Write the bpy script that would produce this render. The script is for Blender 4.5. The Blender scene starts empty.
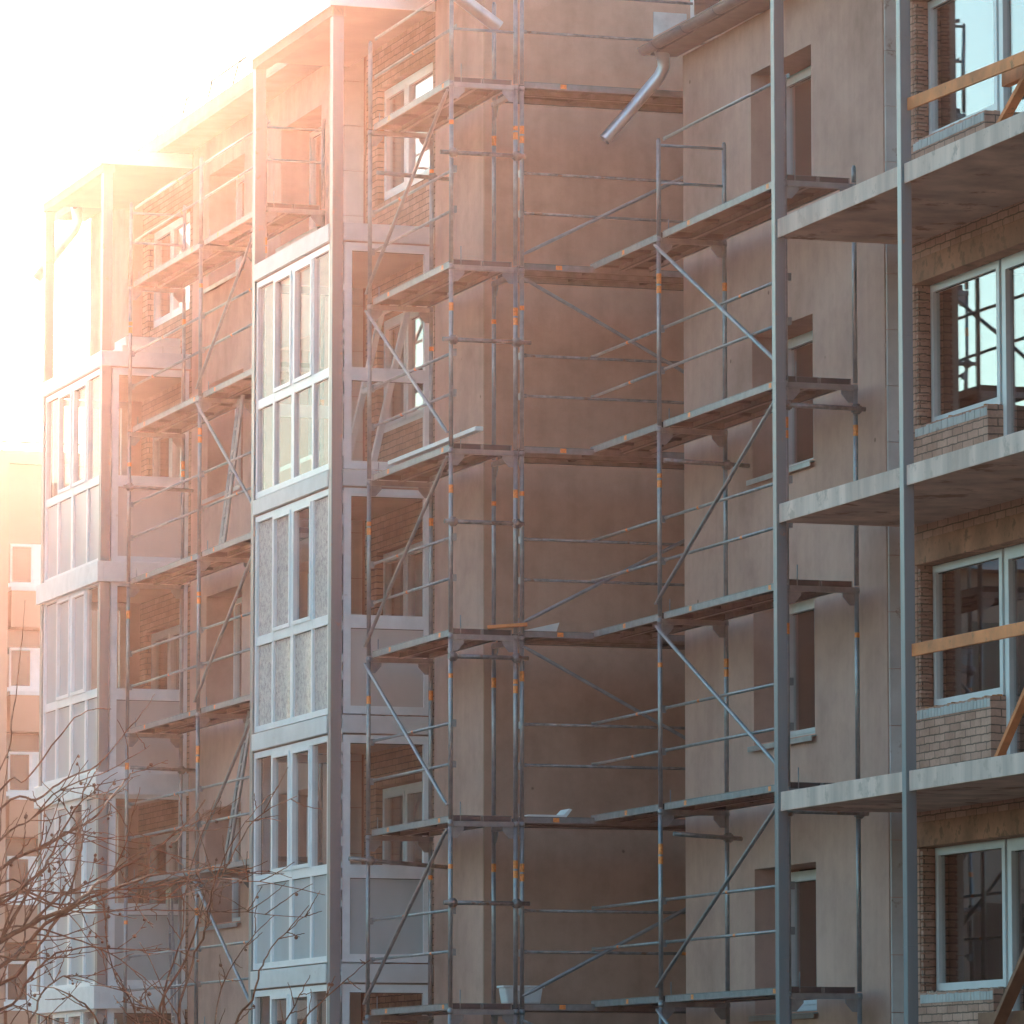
import bpy, math, random
from mathutils import Vector, Matrix
random.seed(7)
R = math.radians
sc = bpy.context.scene
col = sc.collection

# ------------------------------------------------------------------ camera
F_PX, PITCH, YAW, CAM_Z = 5500.0, R(6.4771), R(18.2014), 1.6
cam_d = bpy.data.cameras.new('camera'); cam = bpy.data.objects.new('camera', cam_d); col.objects.link(cam)
cam_d.sensor_width = 36; cam_d.lens = 36 * F_PX / 1024
cam_d.clip_start = .5; cam_d.clip_end = 5000
cam.location = (0, 0, CAM_Z); cam.rotation_euler = (R(90) + PITCH, 0, -YAW)
sc.camera = cam
_d = Vector((math.sin(YAW)*math.cos(PITCH), math.cos(YAW)*math.cos(PITCH), math.sin(PITCH)))
_r = Vector((math.cos(YAW), -math.sin(YAW), 0)); _u = _r.cross(_d)
def at(px, py, Y):
    """the point of the plane Y seen at a measured spot of the photograph"""
    v = _d + _r*((px-512)/F_PX) - _u*((py-512)/F_PX)
    return Vector((0, 0, CAM_Z)) + v*(Y/v.y)

# ------------------------------------------------------------------ materials
def new_mat(name):
    m = bpy.data.materials.new(name); m.use_nodes = True
    nt = m.node_tree; b = nt.nodes['Principled BSDF']
    return m, nt, b
def N(nt, t, **kw):
    n = nt.nodes.new(t)
    for k, v in kw.items():
        if hasattr(n, k): setattr(n, k, v)
        else: n.inputs[k].default_value = v
    return n
def ramp(nt, fac, stops):
    r = nt.nodes.new('ShaderNodeValToRGB')
    e = r.color_ramp.elements
    while len(e) < len(stops): e.new(.5)
    for i, (p, c) in enumerate(stops):
        e[i].position = p; e[i].color = (c[0], c[1], c[2], 1)
    nt.links.new(fac, r.inputs[0]); return r.outputs[0]
def mixc(nt, a, b, fac, mode='MIX'):
    m = nt.nodes.new('ShaderNodeMix'); m.data_type = 'RGBA'; m.blend_type = mode
    for s, v in ((m.inputs[6], a), (m.inputs[7], b), (m.inputs[0], fac)):
        if hasattr(v, 'type') and not isinstance(v, (tuple, float)): nt.links.new(v, s)
        elif isinstance(v, (tuple, list)): s.default_value = (v[0], v[1], v[2], 1)
        else: s.default_value = v
    return m.outputs[2]
def coords(nt, scale=(1, 1, 1)):
    tc = N(nt, 'ShaderNodeTexCoord'); mp = N(nt, 'ShaderNodeMapping'); mp.inputs['Scale'].default_value = scale
    nt.links.new(tc.outputs['Object'], mp.inputs[0]); return mp.outputs[0]
def noise(nt, vec, scale, detail=6, rough=.55):
    n = N(nt, 'ShaderNodeTexNoise'); n.inputs['Scale'].default_value = scale
    n.inputs['Detail'].default_value = detail; n.inputs['Roughness'].default_value = rough
    nt.links.new(vec, n.inputs['Vector']); return n.outputs[0]
def bump(nt, b, h, strength, dist=.01):
    bp = N(nt, 'ShaderNodeBump'); bp.inputs['Strength'].default_value = strength; bp.inputs['Distance'].default_value = dist
    nt.links.new(h, bp.inputs['Height']); nt.links.new(bp.outputs[0], b.inputs['Normal'])

def plain(name, c, rough=.6, metal=0., var=.12, scale=6., bmp=.0, spots=None, streak=False):
    m, nt, b = new_mat(name)
    v = coords(nt, (1, 1, .12) if streak else (1, 1, 1))
    n1 = noise(nt, v, scale)
    dk = tuple(x*(1-var*1.6) for x in c); lt = tuple(min(1, x*(1+var)) for x in c)
    out = ramp(nt, n1, [(.3, dk), (.7, lt)])
    if spots:
        n2 = noise(nt, coords(nt), spots[1], 8, .65)
        f = ramp(nt, n2, [(spots[2], (0, 0, 0)), (spots[2]+.08, (1, 1, 1))])
        out = mixc(nt, out, spots[0], f)
    nt.links.new(out, b.inputs['Base Color'])
    b.inputs['Roughness'].default_value = rough; b.inputs['Metallic'].default_value = metal
    if bmp: bump(nt, b, noise(nt, coords(nt), scale*8, 4), bmp, .004)
    return m

def plaster_mat(name, c):
    m, nt, b = new_mat(name)
    big = noise(nt, coords(nt), .55, 5, .6)
    out = ramp(nt, big, [(.30, tuple(x*.74 for x in c)), (.5, c), (.72, tuple(min(1, x*1.16) for x in c))])
    st = noise(nt, coords(nt, (3.2, 3.2, .22)), 1.6, 5, .6)          # vertical runs of damp
    out = mixc(nt, out, ramp(nt, st, [(.30, (.78, .76, .74)), (.58, (1, 1, 1))]), .32, 'MULTIPLY')
    mid = noise(nt, coords(nt), 4.5, 8, .7)
    out = mixc(nt, out, ramp(nt, mid, [(.33, (.80, .78, .76)), (.55, (1.0, 1.0, 1.0)), (.75, (1.0, .98, .95))]), .45, 'MULTIPLY')
    fine = noise(nt, coords(nt), 120, 3)
    out = mixc(nt, out, ramp(nt, fine, [(.3, (.88, .88, .88)), (.7, (1, 1, 1))]), .5, 'MULTIPLY')
    # scattered dowel marks
    vo = N(nt, 'ShaderNodeTexVoronoi'); vo.inputs['Scale'].default_value = 1.15
    nt.links.new(coords(nt), vo.inputs['Vector'])
    out = mixc(nt, out, ramp(nt, vo.outputs['Distance'], [(.020, (.42, .38, .36)), (.032, (1, 1, 1))]), .8, 'MULTIPLY')
    nt.links.new(out, b.inputs['Base Color']); b.inputs['Roughness'].default_value = .93
    b.inputs['Specular IOR Level'].default_value = .2
    h = mixc(nt, mid, fine, .5)
    bump(nt, b, h, .35, .008)
    return m

def brick_mat(name, c1, c2, mortar, bw=.255, bh=.077, dirt=.5):
    m, nt, b = new_mat(name)
    tc = N(nt, 'ShaderNodeTexCoord'); sp = N(nt, 'ShaderNodeSeparateXYZ'); nt.links.new(tc.outputs['Object'], sp.inputs[0])
    ad = N(nt, 'ShaderNodeMath', operation='ADD'); nt.links.new(sp.outputs[0], ad.inputs[0]); nt.links.new(sp.outputs[1], ad.inputs[1])
    cb = N(nt, 'ShaderNodeCombineXYZ'); nt.links.new(ad.outputs[0], cb.inputs[0]); nt.links.new(sp.outputs[2], cb.inputs[1])
    # wobble the joints a little
    wn = N(nt, 'ShaderNodeTexNoise'); wn.inputs['Scale'].default_value = 9; nt.links.new(tc.outputs['Object'], wn.inputs['Vector'])
    va = N(nt, 'ShaderNodeVectorMath', operation='SUBTRACT'); nt.links.new(wn.outputs[1], va.inputs[0]); va.inputs[1].default_value = (.5, .5, .5)
    vs = N(nt, 'ShaderNodeVectorMath', operation='SCALE'); nt.links.new(va.outputs[0], vs.inputs[0]); vs.inputs['Scale'].default_value = .022
    vv = N(nt, 'ShaderNodeVectorMath', operation='ADD'); nt.links.new(cb.outputs[0], vv.inputs[0]); nt.links.new(vs.outputs[0], vv.inputs[1])
    br = N(nt, 'ShaderNodeTexBrick'); nt.links.new(vv.outputs[0], br.inputs['Vector'])
    br.inputs['Color1'].default_value = (*c1, 1); br.inputs['Color2'].default_value = (*c2, 1); br.inputs['Mortar'].default_value = (*mortar, 1)
    br.inputs['Scale'].default_value = 1; br.inputs['Brick Width'].default_value = bw; br.inputs['Row Height'].default_value = bh
    br.inputs['Mortar Size'].default_value = .007; br.inputs['Mortar Smooth'].default_value = .25; br.inputs['Bias'].default_value = -.1
    n1 = noise(nt, coords(nt), 3.0, 8, .7)
    out = mixc(nt, br.outputs[0], ramp(nt, n1, [(.32, (.55, .50, .46)), (.6, (1, 1, 1))]), dirt, 'MULTIPLY')
    n2 = noise(nt, coords(nt), 45, 4)
    out = mixc(nt, out, ramp(nt, n2, [(.3, (.78, .78, .78)), (.7, (1.08, 1.05, 1.02))]), .6, 'MULTIPLY')
    nt.links.new(out, b.inputs['Base Color']); b.inputs['Roughness'].default_value = .92
    b.inputs['Specular IOR Level'].default_value = .2
    inv = N(nt, 'ShaderNodeMath', operation='SUBTRACT'); inv.inputs[0].default_value = 1.0; nt.links.new(br.outputs[1], inv.inputs[1])
    h = N(nt, 'ShaderNodeMath', operation='MULTIPLY_ADD'); nt.links.new(n2, h.inputs[0]); h.inputs[1].default_value = .35; nt.links.new(inv.outputs[0], h.inputs[2])
    bump(nt, b, h.outputs[0], .9, .012)
    return m

def glass_mat(name, tint=(.86, .9, .9), refl=.95, base=.06, wav=.02):
    m, nt, b = new_mat(name); nt.nodes.remove(b)
    out = nt.nodes['Material Output']
    tr = N(nt, 'ShaderNodeBsdfTransparent'); tr.inputs[0].default_value = (*tint, 1)
    gl = N(nt, 'ShaderNodeBsdfGlossy'); gl.inputs['Roughness'].default_value = .0; gl.inputs[0].default_value = (.97, .98, 1, 1)
    lw = N(nt, 'ShaderNodeLayerWeight'); lw.inputs[0].default_value = .5
    pw = N(nt, 'ShaderNodeMath', operation='POWER'); nt.links.new(lw.outputs['Facing'], pw.inputs[0]); pw.inputs[1].default_value = 4
    ma = N(nt, 'ShaderNodeMath', operation='MULTIPLY_ADD'); nt.links.new(pw.outputs[0], ma.inputs[0]); ma.inputs[1].default_value = refl; ma.inputs[2].default_value = base
    bp = N(nt, 'ShaderNodeBump'); bp.inputs['Strength'].default_value = wav; bp.inputs['Distance'].default_value = .05
    nt.links.new(noise(nt, coords(nt), 1.3, 1), bp.inputs['Height']); nt.links.new(bp.outputs[0], gl.inputs['Normal'])
    mx = N(nt, 'ShaderNodeMixShader'); nt.links.new(ma.outputs[0], mx.inputs[0]); nt.links.new(tr.outputs[0], mx.inputs[1]); nt.links.new(gl.outputs[0], mx.inputs[2])
    nt.links.new(mx.outputs[0], out.inputs[0])
    return m

def frosted_mat(name, c, crinkle=.0, clear=.12, rough=.28):
    m, nt, b = new_mat(name); out = nt.nodes['Material Output']
    n1 = noise(nt, coords(nt, (1, 1, .5)), 2.2, 4)
    cc = ramp(nt, n1, [(.3, tuple(x*.86 for x in c)), (.7, c)])
    nt.links.new(cc, b.inputs['Base Color']); b.inputs['Roughness'].default_value = rough
    b.inputs['Specular IOR Level'].default_value = .7
    if crinkle:
        vo = noise(nt, coords(nt), 26, 5, .75)
        nt.links.new(mixc(nt, cc, ramp(nt, noise(nt, coords(nt), 17, 6, .8), [(.40, (.62, .60, .58)), (.56, (1.25, 1.22, 1.18))]), .9, 'MULTIPLY'), b.inputs['Base Color'])  # light and dark of the wrinkles painted into the film colour
        bump(nt, b, vo, crinkle, .02)
    tr = N(nt, 'ShaderNodeBsdfTransparent'); mx = N(nt, 'ShaderNodeMixShader'); mx.inputs[0].default_value = clear
    nt.links.new(b.outputs[0], mx.inputs[1]); nt.links.new(tr.outputs[0], mx.inputs[2]); nt.links.new(mx.outputs[0], out.inputs[0])
    return m

M = {}
M['plaster'] = plaster_mat('grey beige render', (.58, .375, .31))
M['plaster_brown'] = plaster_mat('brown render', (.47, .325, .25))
M['insul'] = plain('grey insulation board', (.56, .56, .55), .9, 0, .10, 3, .2, ((.33, .27, .23), 5, .62))
M['brick'] = brick_mat('pale brick', (.64, .40, .315), (.49, .285, .22), (.22, .155, .125))
M['brick_red'] = brick_mat('worn brick course', (.48, .32, .25), (.35, .215, .155), (.15, .10, .08), dirt=.75)
M['concrete'] = plain('raw concrete', (.56, .43, .355), .9, 0, .24, 2.2, .45, ((.27, .17, .115), 2.0, .56))
M['slab_face'] = plain('painted slab edge', (.70, .53, .45), .8, 0, .2, 3.5, .4, ((.54, .40, .33), 6, .55), streak=True)
M['lintel'] = plain('concrete lintel', (.45, .235, .155), .92, 0, .3, 3, .6, ((.24, .13, .085), 6, .52))
M['post'] = plain('grey steel paint', (.19, .235, .25), .38, .1, .12, 3, .05, ((.27, .19, .15), 7, .63), streak=True)
M['galv'] = plain('galvanised steel', (.28, .31, .325), .42, .65, .14, 10, .08, ((.25, .20, .17), 6, .70))
M['galv_dark'] = plain('weathered steel tube', (.22, .22, .22), .5, .7, .25, 14, .1, ((.20, .13, .09), 8, .58))
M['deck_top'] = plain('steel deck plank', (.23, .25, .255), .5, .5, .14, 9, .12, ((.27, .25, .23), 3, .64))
M['deck_under'] = plain('deck underside', (.07, .074, .078), .6, .3, .15, 9, .1)  # deck steel with the shade below the decks put into its colour
M['orange'] = plain('orange marking tape', (.85, .27, .06), .5, 0, .2, 40, 0)
M['pvc'] = plain('white window plastic', (.80, .82, .83), .35, 0, .04, 4, 0)
M['pvc_dirty'] = plain('dusty white plastic', (.74, .76, .77), .45, 0, .06, 5, 0, ((.60, .55, .51), 6, .66))
M['band'] = plain('grey cladding sheet', (.60, .63, .64), .5, .1, .08, 2.5, .05, ((.42, .38, .36), 3, .66))
M['zinc'] = plain('zinc sheet', (.50, .53, .54), .33, .8, .12, 5, .06)
M['gutter'] = plain('blue grey gutter paint', (.19, .225, .24), .4, .2, .12, 5, .06)
M['roof'] = plain('roof sheet', (.19, .18, .175), .6, .2, .12, 3, .1)
M['rust'] = plain('rusty bracket', (.26, .12, .06), .8, .2, .25, 20, .2)
M['wood'] = plain('orange timber', (.76, .25, .085), .75, 0, .22, 3, .15, ((.40, .15, .055), 9, .60))
M['wood_dark'] = plain('brown timber', (.24, .115, .065), .8, 0, .2, 4, .15)
M['dark'] = plain('shade block wall', (.16, .125, .105), .9, 0, .15, 1.5)
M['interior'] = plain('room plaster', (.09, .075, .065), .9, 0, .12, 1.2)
M['ceiling'] = plain('loggia ceiling', (.46, .36, .30), .9, 0, .1, 1.2)
M['glass'] = glass_mat('window glass')
M['glass_soft'] = glass_mat('loggia glass', (.90, .92, .92), .15, .025, .01)
M['frost'] = frosted_mat('frosted panel', (.50, .585, .60))
M['frost_warm'] = frosted_mat('pinkish frosted panel', (.60, .55, .52), 0, .05, .22)
M['crinkle'] = frosted_mat('crinkled protective film', (.66, .64, .62), 1.0, .15, .16)
M['foam'] = plain('orange mounting foam', (.62, .25, .09), .9, 0, .3, 30, .6)
M['rubble'] = plain('broken brick edge', (.50, .40, .34), .95, 0, .35, 22, .8, ((.50, .19, .08), 14, .52))
M['white'] = plain('white board', (.80, .80, .78), .6, 0, .05, 4)
M['tub'] = plain('grey white tub', (.62, .65, .65), .5, 0, .06, 6)
M['bark'] = plain('brown bark', (.21, .085, .042), .8, 0, .3, 30, .3, ((.30, .145, .08), 9, .54))
M['berry'] = plain('dry brown berry', (.20, .075, .035), .6, 0, .25, 60)
M['leaf'] = plain('dry leaf', (.12, .05, .03), .8, 0, .3, 20)
M['ground'] = plain('bare soil', (.10, .085, .07), .95, 0, .25, .6, .4, ((.04, .05, .025), .35, .55))
M['asphalt'] = plain('asphalt', (.055, .055, .055), .9, 0, .2, 8, .3)
M['far_wall'] = plain('warm far plaster', (.47, .28, .205), .9, 0, .08, .3)
M['far_panel'] = plain('far balcony panel', (.38, .26, .21), .9, 0, .08, .4)
M['far_glass'] = plain('far window pane', (.05, .045, .045), .2, 0, .2, .8)
M['rubber'] = plain('black gasket', (.03, .03, .03), .6)

# ------------------------------------------------------------------ mesh building
class MB:
    def __init__(s): s.v = []; s.f = []; s.m = []; s.sm = []
    def quad(s, a, b, c, d, mi=0):
        k = len(s.v); s.v += [tuple(a), tuple(b), tuple(c), tuple(d)]; s.f.append((k, k+1, k+2, k+3)); s.m.append(mi); s.sm.append(False)
    def box(s, x0, x1, y0, y1, z0, z1, mi=0, mx=None):
        k = len(s.v)
        vs = [Vector((x, y, z)) for z in (z0, z1) for y in (y0, y1) for x in (x0, x1)]
        if mx: vs = [mx @ q for q in vs]
        s.v += [tuple(q) for q in vs]
        for q in ((0, 2, 3, 1), (4, 5, 7, 6), (0, 1, 5, 4), (2, 6, 7, 3), (0, 4, 6, 2), (1, 3, 7, 5)):
            s.f.append(tuple(k+i for i in q)); s.m.append(mi); s.sm.append(False)
        return s
    def beam(s, p, q, w, h, mi=0, up=Vector((0, 0, 1)), roll=0):
        """a square-cut bar from p to q, w wide sideways and h tall"""
        p, q = Vector(p), Vector(q); a = (q-p); L = a.length; a.normalize()
        b = a.cross(up);
        if b.length < 1e-4: b = Vector((1, 0, 0))
        b.normalize(); c = b.cross(a)
        if roll: b, c = b*math.cos(roll)+c*math.sin(roll), c*math.cos(roll)-b*math.sin(roll)
        m = Matrix((b, a, c)).transposed().to_4x4(); m.translation = p
        return s.box(-w/2, w/2, 0, L, -h/2, h/2, mi, m)
    def tube(s, pts, rad, n=10, mi=0, caps=True):
        pts = [Vector(p) for p in pts]
        rads = rad if isinstance(rad, (list, tuple)) else [rad]*len(pts)
        k0 = len(s.v); prev = None
        for i, p in enumerate(pts):
            t = (pts[min(i+1, len(pts)-1)] - pts[max(i-1, 0)]).normalized()
            if prev is None:
                b = t.cross(Vector((.31, .17, .93)) if abs(t.z) < .9 else Vector((1, .1, 0))).normalized()
            else:
                b = (prev - t*prev.dot(t)).normalized()
            prev = b; c = t.cross(b)
            for j in range(n):
                a = 2*math.pi*j/n
                s.v.append(tuple(p + (b*math.cos(a)+c*math.sin(a))*rads[i]))
        for i in range(len(pts)-1):
            for j in range(n):
                s.f.append((k0+i*n+j, k0+i*n+(j+1) % n, k0+(i+1)*n+(j+1) % n, k0+(i+1)*n+j)); s.m.append(mi); s.sm.append(True)
        if caps:
            s.f.append(tuple(k0+j for j in reversed(range(n)))); s.m.append(mi); s.sm.append(False)
            s.f.append(tuple(k0+(len(pts)-1)*n+j for j in range(n))); s.m.append(mi); s.sm.append(False)
        return s
    def prism(s, poly, d, mi=0):
        """a flat polygon (3-D points) given thickness along vector d"""
        k = len(s.v); n = len(poly); d = Vector(d)
        s.v += [tuple(Vector(p)) for p in poly] + [tuple(Vector(p)+d) for p in poly]
        s.f.append(tuple(range(k, k+n))); s.f.append(tuple(reversed(range(k+n, k+2*n)))); s.m += [mi, mi]; s.sm += [False, False]
        for i in range(n):
            j = (i+1) % n
            s.f.append((k+i, k+n+i, k+n+j, k+j)); s.m.append(mi); s.sm.append(False)
        return s
    def build(s, name, mats, parent=None, bevel=0):
        me = bpy.data.meshes.new(name); me.from_pydata(s.v, [], s.f)
        if not isinstance(mats, (list, tuple)): mats = [mats]
        for m in mats: me.materials.append(m)
        me.polygons.foreach_set('material_index', s.m); me.polygons.foreach_set('use_smooth', s.sm)
        me.update()
        o = bpy.data.objects.new(name, me); col.objects.link(o)
        if parent: o.parent = parent; o.matrix_parent_inverse = parent.matrix_world.inverted()
        if bevel:
            b = o.modifiers.new('soft edges', 'BEVEL'); b.width = bevel; b.segments = 2; b.limit_method = 'ANGLE'
        return o

def tag(o, label=None, cat=None, group=None, kind=None):
    if label: o['label'] = label
    if cat: o['category'] = cat
    if group: o['group'] = group
    if kind: o['kind'] = kind
    return o
def empty(name, loc):
    o = bpy.data.objects.new(name, None); o.location = loc; o.empty_display_size = .3; col.objects.link(o)
    bpy.context.view_layer.update(); return o
def tree_copy(o, parent=None):
    c = o.copy(); col.objects.link(c)
    if parent: c.parent = parent
    for ch in list(o.children): tree_copy(ch, c)
    return c

def wall_open(mb, axis, p0, p1, a0, a1, z0, z1, openings, mi=0, mi_reveal=None):
    """a wall slab between the planes p0 and p1 of `axis`, running a0..a1 and z0..z1, with rectangular openings cut through"""
    if mi_reveal is None: mi_reveal = mi
    A = sorted({a0, a1, *[q for o in openings for q in o[:2] if a0 < q < a1]})
    Z = sorted({z0, z1, *[q for o in openings for q in o[2:] if z0 < q < z1]})
    def P(p, a, z): return (p, a, z) if axis == 'x' else (a, p, z)
    def hole(i, j):
        if i < 0 or j < 0 or i >= len(A)-1 or j >= len(Z)-1: return None
        a, z = (A[i]+A[i+1])/2, (Z[j]+Z[j+1])/2
        return any(o[0] < a < o[1] and o[2] < z < o[3] for o in openings)
    for i in range(len(A)-1):
        for j in range(len(Z)-1):
            if hole(i, j): continue
            l, r_, b, t = A[i], A[i+1], Z[j], Z[j+1]
            mb.quad(P(p0, l, b), P(p0, l, t), P(p0, r_, t), P(p0, r_, b), mi)
            mb.quad(P(p1, l, b), P(p1, r_, b), P(p1, r_, t), P(p1, l, t), mi)
            for (di, dj, e) in ((-1, 0, (l, b, l, t)), (1, 0, (r_, t, r_, b)), (0, -1, (r_, b, l, b)), (0, 1, (l, t, r_, t))):
                h = hole(i+di, j+dj)
                if h is None or h:
                    mb.quad(P(p0, e[0], e[1]), P(p1, e[0], e[1]), P(p1, e[2], e[3]), P(p0, e[2], e[3]), mi if h is None else mi_reveal)
    return mb

def glazed(name, parent, axis, plane, a0, a1, z0, z1, av, zv, border=.06, bar=.055, zbar=.07, depth=.07, frame='pvc',
           glass='glass', special=None, sash=(), wide=()):
    """window: the frame is the part itself, its glass (and any opaque panels) are sub-parts.
    av, zv: inner divisions; special: {(i, j): material} for panes that are not clear; sash: cells with an extra casement frame"""
    def BX(mb, l, r_, b, t, d0, d1, mi=0):
        if axis == 'x': mb.box(plane+d0, plane+d1, l, r_, b, t, mi)
        else: mb.box(l, r_, plane+d0, plane+d1, b, t, mi)
    f = MB(); special = special or {}
    BX(f, a0, a1, z1-border, z1, 0, depth); BX(f, a0, a1, z0, z0+border, 0, depth)
    BX(f, a0, a0+border, z0+border, z1-border, 0, depth); BX(f, a1-border, a1, z0+border, z1-border, 0, depth)
    As = [a0+border/2] + list(av) + [a1-border/2]; Zs = [z0+border/2] + list(zv) + [z1-border/2]
    for i, a in enumerate(av):
        w = bar*(1.7 if i in wide else 1)
        BX(f, a-w/2, a+w/2, z0+border, z1-border, .003, depth+.003)
    for z in zv:
        xs = [a0+border] + [v for i, a in enumerate(av) for v in (a-bar/2*(1.7 if i in wide else 1), a+bar/2*(1.7 if i in wide else 1))] + [a1-border]
        for q in range(0, len(xs), 2): BX(f, xs[q], xs[q+1], z-zbar/2, z+zbar/2, .006, depth-.002)
    g = MB(); sp = {}
    for i in range(len(As)-1):
        for j in range(len(Zs)-1):
            l = As[i] + (border/2 if i == 0 else bar/2*(1.7 if i-1 in wide else 1)); r_ = As[i+1] - (border/2 if i == len(As)-2 else bar/2*(1.7 if i in wide else 1))
            b = Zs[j] + (border/2 if j == 0 else zbar/2); t = Zs[j+1] - (border/2 if j == len(Zs)-2 else zbar/2)
            if (i, j) in sash:
                w = .045
                BX(f, l, r_, t-w, t, -.012, depth-.012); BX(f, l, r_, b, b+w, -.012, depth-.012)
                BX(f, l, l+w, b+w, t-w, -.012, depth-.012); BX(f, r_-w, r_, b+w, t-w, -.012, depth-.012)
                l, r_, b, t = l+w, r_-w, b+w, t-w
            k = special.get((i, j))
            tgt = g if not k else sp.setdefault(k, MB())
            e = .004
            BX(tgt, l-e, r_+e, b-e, t+e, depth*.45, depth*.45+.008)
            # thin dark gasket line round the pane
            BX(f, l, r_, t-.008, t-.001, depth*.40, depth*.44, 1); BX(f, l, l+.007, b, t-.009, depth*.40, depth*.44, 1)
    o = f.build(name, [M[frame], M['rubber']], parent)
    if g.v: g.build('glass', M[glass], o)
    for k, mb in sp.items(): mb.build('frosted_panel' if k != 'crinkle' else 'film_panel', M[k], o)
    return o

# ================================================================== GROUND
gm = MB(); gm.quad((-1500, -1500, 0), (1500, -1500, 0), (1500, 2500, 0), (-1500, 2500, 0))
tag(gm.build('ground', M['ground']), kind='structure')
rm = MB(); rm.box(-60, 60, 18, 25, .004, .008); tag(rm.build('road', M['asphalt']), kind='structure')

# ================================================================== APARTMENT BUILDING
B = empty('apartment_building', (20.3, 52, 0))
tag(B, 'brick and grey beige rendered apartment block with glazed balcony towers behind scaffolding', 'building')

XR, XRK = 20.3, 20.5          # rendered plane and brick plane of the near wing
Y_END = 55.75                 # far corner of the near wing
Y_BAL = 49.95                 # render stops here, bare brick of the balcony bay begins
# --- near wing, rendered wall with deep window openings
ops = [(51.9, 53.65, s, s+1.5) for s in (.06, 2.86, 5.66, 8.46, 11.26)]
w = MB(); wall_open(w, 'x', XR, 20.8, Y_BAL, Y_END, 0, 13.36, ops)
w.box(20.8, 30, Y_END-.3, Y_END, 0, 13.36)
w.build('rendered_wall', M['plaster'], B)
ib = MB()
for k in range(24):
    z0 = k*.56
    ib.box(20.315, 20.497, Y_BAL-.03-random.uniform(0, .006), Y_BAL-.004, z0+.004, min(z0+.556, 13.4))
ib.build('insulation_edge', M['insul'], B)
for k, s in enumerate((.06, 2.86, 5.66, 8.46, 11.26)):
    wn = glazed('window', B, 'x', 20.66, 51.93, 53.62, s+.03, s+1.47, [52.72], [], sash=((0, 0), (1, 0)), frame='pvc_dirty')
    sl = MB(); sl.prism([(20.24, 51.86, s-.035), (20.66, 51.86, s+.02), (20.66, 53.69, s+.02), (20.24, 53.69, s-.035)], (0, 0, .012))
    sl.box(20.24, 20.25, 51.86, 53.69, s-.075, s-.036)
    sl.build('sill', M['zinc'], wn)
# --- bare brick of the balcony bay
bops = []
for s in (.2, 2.98, 5.74, 8.52, 11.36):
    bops += [(47.86, 49.66, s, s+1.42), (46.75, 47.86, s-.78, s+1.42)]
w = MB(); wall_open(w, 'x', XRK, 20.8, 41, Y_BAL-.031, 0, 15.6, bops)
w.build('brick_wall', M['brick'], B)
for k, s in enumerate((.2, 2.98, 5.74, 8.52, 11.36)):
    top = s+1.42
    lt = MB(); lt.box(20.485, 20.66, 44.2, 49.9, top-.005, top+.235); lt.build('lintel', M['lintel'], B, .008)
    ec = MB()                                                       # rowlock course capping the parapet and rough foam under the frame
    y = 47.875
    while y < 49.63:
        wv = random.uniform(.058, .07); ec.box(XRK-.006-random.uniform(0, .006), 20.655, y, y+wv, s-.10, s-.012-random.uniform(0, .012)); y += wv+.011
    ec.build('parapet_coping', M['insul'], B, .004)
    fm = MB()
    for q in range(46):
        y = 47.9+q*.038; h = random.uniform(.004, .022)
        fm.box(20.57+random.uniform(-.05, .05), 20.64, y, y+random.uniform(.03, .05), s-.012, s+h)
    fm.build('foam_bead', M['foam'] if k != 1 else M['rubble'], B)
    tt = MB()                                                       # toothed brick jamb
    z = s
    while z < top-.06:
        d = .03 if int((z-s)/.077) % 2 else .0
        tt.box(20.51, 20.60+d, 49.60-random.uniform(0, .006), 49.655, z+.006, z+.068); z += .077
    tt.build('brick_jamb', M['brick'], B, .004)
    glazed('window', B, 'x', 20.66, 47.93, 49.64, s+.02, top-.01, [], [], border=.075, frame='pvc', sash=())
    glazed('balcony_door', B, 'x', 20.66, 46.77, 47.87, s-.76, top-.01, [], [], border=.075, sash=((0, 0),), frame='pvc')
# --- interiors of the near wing
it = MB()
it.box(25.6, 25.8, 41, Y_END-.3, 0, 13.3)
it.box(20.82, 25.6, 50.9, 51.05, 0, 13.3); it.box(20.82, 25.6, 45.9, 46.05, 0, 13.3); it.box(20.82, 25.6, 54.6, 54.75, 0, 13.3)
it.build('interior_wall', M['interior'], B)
fl = MB()
for z in (2.1, 4.7, 7.5, 10.3, 13.1): fl.box(20.81, 25.59, 41, Y_END-.31, z, z+.2)
fl.build('floor_slab', M['concrete'], B)

# --- balcony slabs and their steel posts
XB, YB = 19.05, 49.71
for k, z in enumerate((2.1, 4.9, 7.7, 10.5)):
    s = MB(); s.box(XB+.012, XRK-.004, 41.5, YB, z-.165, z)
    sl = s.build('balcony_slab', M['concrete'], B, .006)
    e = MB(); y = 41.5
    for y0, y1 in ((41.5, 43.08), (43.20, 46.36), (46.48, 49.62)):
        e.box(XB-.004, XB+.011, y0, y1, z-.175-.004, z+.006)
    e.build('edge_channel', M['slab_face'], sl, .003)
for y in (49.67, 46.42, 43.14):
    p = MB(); p.box(XB-.03, XB+.075, y-.05, y+.05, 0, 14.4)
    for z in (3.3, 6.1, 8.9, 11.7): p.box(XB-.033, XB+.078, y-.053, y+.053, z, z+.012)
    p.build('steel_post', M['post'], B, .006)
# balcony roof over the posts (above the picture)
s = MB(); s.box(XB-.1, XRK-.004, 41.5, YB+.05, 14.4, 14.6); s.build('balcony_roof', M['concrete'], B)

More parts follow.
